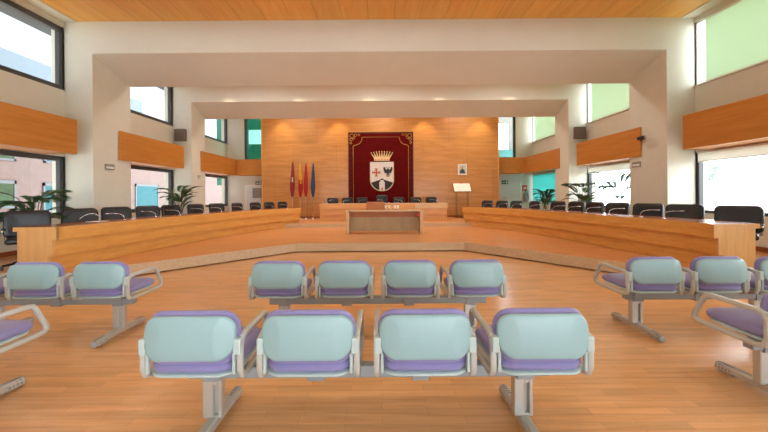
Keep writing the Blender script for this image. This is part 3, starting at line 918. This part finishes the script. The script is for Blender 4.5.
palm('potted_palm', 'potted palm at the second left window behind the desk', (-7.0, 12.35, ZD), 1.45, 16, .55, 5, rise=.9, group=G)
palm('potted_palm', 'full green potted palm beside the teal window on the right', (6.93, 14.95, ZD), 1.35, 20, .50, 8, rise=.95, group=G)
palm('potted_palm', 'potted palm standing against the right pillar with the loudspeaker', (6.95, 12.2, ZD), 1.6, 20, .54, 9, rise=1.0, group=G)
palm('potted_palm', 'tall sparse potted palm before the bright middle right window', (7.15, 10.75, ZD), 2.0, 8, .62, 12, 'leaf_glare_mid', rise=.9, group=G)
palm('palm_tree', 'slim glare-paled palm outside the nearest right window', (9.75, 10.9, -.25), 1, 9, .95, 21, 'leaf_glare_pale', False, 2.35, 'tree', .3)

# ------------------------------------------------------------------ small fixtures
def speaker(label, x, y, z):
    t = thing('loudspeaker', label, 'speaker', (x, y, z), 0, 'wall loudspeakers')
    MB().box(-.20, .20, -.16, -.02, -.22, .22, .01).build('cabinet', 'spk', t)
    MB().box(-.18, .18, -.166, -.16, -.20, .20).build('grille', 'spk', t)
    MB().box(-.05, .05, -.02, 0, -.06, .06).build('bracket', 'blackp', t)
x, y, z = world(181.5, 135.5, 13.2); speaker('square grey-brown loudspeaker high on the second left pillar', x, 13.22, z)
x, y, z = world(578.7, 133.2, 13.2); speaker('square grey-brown loudspeaker high on the second right pillar', x, 13.22, z)
def plate(label, x, y, z, wy, hz, s):
    t = thing('wall_plate', label, 'sign', (x, y, z), 0)
    a, b = sorted((0, -s*.02)); MB().box(a, b, -wy, wy, -hz, hz, .004).build('housing', 'greyp', t)
    a, b = sorted((-s*.02, -s*.024)); MB().box(a, b, -wy*.8, wy*.8, -hz*.55, hz*.1).build('display', 'white', t)
def on_pillar(px, py, s):
    d = F*W/abs(px-CX); return (s*W, d, world(px, py, d)[2])
x, y, z = on_pillar(109.5, 167, -1); plate('small grey wall plate on the nearest left pillar', x, y, z, .16, .075, -1)
x, y, z = on_pillar(637, 164.5, 1); plate('small grey wall plate on the nearest right pillar', x, y, z, .16, .075, 1)
x, y, z = on_pillar(199, 177, -1); plate('tiny grey wall plate on the second left pillar', x, y, z, .09, .06, -1)
# security camera on the right pillar
x, y, z = on_pillar(643.5, 139, 1)
t = thing('security_camera', 'small black security camera on the nearest right pillar', 'camera', (W-.046, y, z))
MB().box(-.012, 0, -.05, .05, -.05, .05).build('mount_plate', 'blackp', t)
MB().tube([(-.01, 0, 0), (-.10, -.02, -.02), (-.12, -.08, -.02)], .018, 8).build('arm', 'blackp', t)
MB().box(-.17, -.08, -.28, -.06, -.045, .045, .01).build('body', 'blackp', t)
MB().tube([(-.125, -.28, 0), (-.125, -.31, 0)], .03, 12).build('lens', 'steel', t)
# exit signs
def exit_sign(label, px, py):
    x, y, z = world(px, py, YB)
    t = thing('exit_sign', label, 'sign', (x, YB-.031, z), 0, 'green exit signs')
    MB().box(-.16, .16, -.02, 0, -.09, .09, .003).build('panel', 'signgreen', t)
    m = MB(); m.box(.05, .12, -.023, -.02, -.06, .06); m.prism([(-.13, 0), (-.07, .05), (-.07, .018), (.02, .018), (.02, -.018), (-.07, -.018), (-.07, -.05)], -.023, -.02, 'y')
    m.build('pictogram', 'white', t)
exit_sign('small green exit sign above the back left door', 259, 183.2)
exit_sign('small green exit sign on the back right door', 504.5, 182.3)
x, y, z = world(524, 188, YB)
s_ = MB(); s_.box(-.14, .14, -.015, 0, -.14, .14); s_ = s_.build('fire_sign', 'redsign'); s_.location = (x, YB-.001, z); tag(s_, 'square red fire sign above the extinguisher', 'sign')
m = MB(); m.box(-.02, .02, -.018, -.015, -.09, .06); m.box(.04, .10, -.018, -.015, -.05, .05); m.build('pictogram', 'white', s_)
x, y, z = world(524.5, 196, YB)
t = thing('fire_extinguisher', 'fire extinguisher hung on the wall beside the back right door', 'extinguisher', (x, YB-.14, z-.28))
m = MB(); m.lathe([(.08, 0), (.1, .02), (.1, .40), (.07, .47), (.03, .5), (.03, .54)], 18); m.build('cylinder', 'extred', t, True)
m = MB(); m.box(-.03, .03, -.05, .1, .53, .56); m.build('valve_handle', 'blackp', t)
m = MB(); m.tube([(.03, 0, .53), (.1, -.02, .5), (.13, -.02, .3), (.12, -.02, .1)], .014, 8); m.build('hose', 'blackp', t, True)
m = MB(); m.box(-.03, .03, .09, .139, .2, .3); m.build('wall_hook', 'blackp', t)

# ------------------------------------------------------------------ outside
XB = -16.0
t = thing('facade_building', 'pink tiled building across the street, seen through the left windows', 'building', (0, 0, 0))
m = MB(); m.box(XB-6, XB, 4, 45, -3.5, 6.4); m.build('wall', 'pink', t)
m = MB(); m.box(XB-6, XB+.05, 4, 23.9, 6.4, 7.75); m.build('parapet', 'bluegrey', t)
for (y0, y1, z0, z1, mt) in ((14.2, 15.6, .95, 2.15, 'greenreflect'), (16.85, 17.45, .7, 2.1, 'teal'), (14.2, 15.6, 3.0, 4.2, 'greenreflect'), (16.9, 17.5, 3.05, 4.2, 'teal'), (23.2, 25.6, .55, 2.25, 'teal'), (11.5, 13, 1, 2.2, 'teal'), (8, 9.5, 1, 2.2, 'teal')):
    f = MB(); q = .09
    f.box(XB, XB+.06, y0, y1, z0, z0+q); f.box(XB, XB+.06, y0, y1, z1-q*1.6, z1); f.box(XB, XB+.06, y0, y0+q, z0, z1); f.box(XB, XB+.06, y1-q, y1, z0, z1)
    f = f.build('window', 'frame', t)
    MB().box(XB, XB+.03, y0+q, y1-q, z0+q, z1-q).build('pane', mt, f)
m = MB(); m.box(-8.55, -XT-.002, YF, YB+.3, 5.6, 5.8); m.build('ceiling_eave', 'bluegrey', kind='structure')
m = MB(); m.box(-60, -XT-.01, -30, 80, -3.6, -3.5); m.box(XT+.01, 70, -30, 80, -.35, -.25); m.build('ground_outside', 'ground', kind='structure')

# ------------------------------------------------------------------ light
wd = bpy.data.worlds.new('daylight'); SC.world = wd; wd.use_nodes = True
nt = wd.node_tree; bg = nt.nodes['Background']
tc = nt.nodes.new('ShaderNodeTexCoord'); sp = nt.nodes.new('ShaderNodeSeparateXYZ'); mr = nt.nodes.new('ShaderNodeMapRange')
mr.interpolation_type = 'SMOOTHSTEP'
mr.inputs['From Min'].default_value = -.7; mr.inputs['From Max'].default_value = .85
mr.inputs['To Min'].default_value = 1.1; mr.inputs['To Max'].default_value = 8.0
nt.links.new(tc.outputs['Generated'], sp.inputs[0]); hz = nt.nodes.new('ShaderNodeMath'); hz.operation = 'MULTIPLY_ADD'; hz.inputs[1].default_value = -1.0
nt.links.new(sp.outputs['Z'], hz.inputs[0]); nt.links.new(sp.outputs['X'], hz.inputs[2]); nt.links.new(hz.outputs[0], mr.inputs['Value'])
nt.links.new(mr.outputs['Result'], bg.inputs['Strength'])
bg.inputs['Color'].default_value = (.82, .92, 1.0, 1)

def area(name, loc, rot, sx, sy, power, col=(1, .98, .95), portal=False):
    l = bpy.data.lights.new(name, 'AREA'); l.shape = 'RECTANGLE'; l.size = sx; l.size_y = sy; l.energy = power; l.color = col
    if portal: l.cycles.is_portal = True
    o = bpy.data.objects.new(name, l); COL.objects.link(o); o.location = loc; o.rotation_euler = rot
    return o
for s in (-1, 1):
    for (y0, y1) in bays:
        for (z0, z1) in ((ZL0, ZL1), (ZU0, ZU1)):
            if s > 0 and z0 > 3: continue
            area('sky_portal', (s*(XT+.05), (y0+y1)/2, (z0+z1)/2), (0, s*PI/2, 0), z1-z0, y1-y0, 1, (1, 1, 1), True)
area('sky_portal', (0, YF-.35, 1.4), (PI/2, 0, 0), 12.6, 2.6, 1, (1, 1, 1), True)
sl = bpy.data.lights.new('sun', 'SUN'); sl.energy = 5; sl.angle = math.radians(2); sl.color = (1, .97, .92)
so = bpy.data.objects.new('sun', sl); COL.objects.link(so); so.location = (0, 40, 50)
so.rotation_euler = Vector((0, .62, 1)).to_track_quat('Z', 'Y').to_euler()   # behind the far wall, shining along the hall outside
# added fill lights with made-up housings, out of view between the beams
k = 0
for (y, xs) in ((1.8, (-4, 0, 4)), (6.3, (-4.5, 0, 4.5)), (11.2, (-4.5, 0, 4.5)), (15.4, (-4, 0, 4))):
    for x in xs:
        t = thing('ceiling_fill_light', 'flat white rectangular fill light added unseen to the timber ceiling', 'fill_lamp', (x, y, ZC), 0, 'added ceiling fill lights')
        m = MB(); m.box(-.62, .62, -.32, .32, -.03, -.002); m.build('housing', 'white', t)
        m = MB(); m.box(-.58, .58, -.28, .28, -.034, -.03); m.build('diffuser', 'fill_lamp', t)
        a = area('ceiling_fill_lamp', (0, 0, -.05), (0, 0, 0), 1.1, .5, 9 if y < 9 else 28); a.parent = t
# downlights grazing the timber wall
def spot(x, y, z, e, ang=75, col=(1, .82, .56)):
    l = bpy.data.lights.new('downlight', 'SPOT'); l.energy = e; l.spot_size = math.radians(ang); l.spot_blend = .5; l.color = col; l.shadow_soft_size = .05
    o = bpy.data.objects.new('downlight', l); COL.objects.link(o); o.location = (x, y, z); return o
for x in (-4.6, -1.95, 2.05, 4.7):
    spot(x, 16.25, ZC-.06, 90)
for x in (-5.6, -3.0, -.4, 2.2, 4.8):
    spot(x, 12.75, ZC-.06, 60, 80)

SC.view_settings.view_transform = 'Standard'; SC.view_settings.look = 'None'
SC.view_settings.gamma = 1; SC.view_settings.exposure = 0.55; SC.view_settings.use_curve_mapping = False
cy = SC.cycles
cy.use_denoising = True; cy.max_bounces = 10; cy.diffuse_bounces = 5; cy.glossy_bounces = 4; cy.transparent_max_bounces = 16
cy.sample_clamp_indirect = 6; cy.caustics_reflective = False; cy.caustics_refractive = False
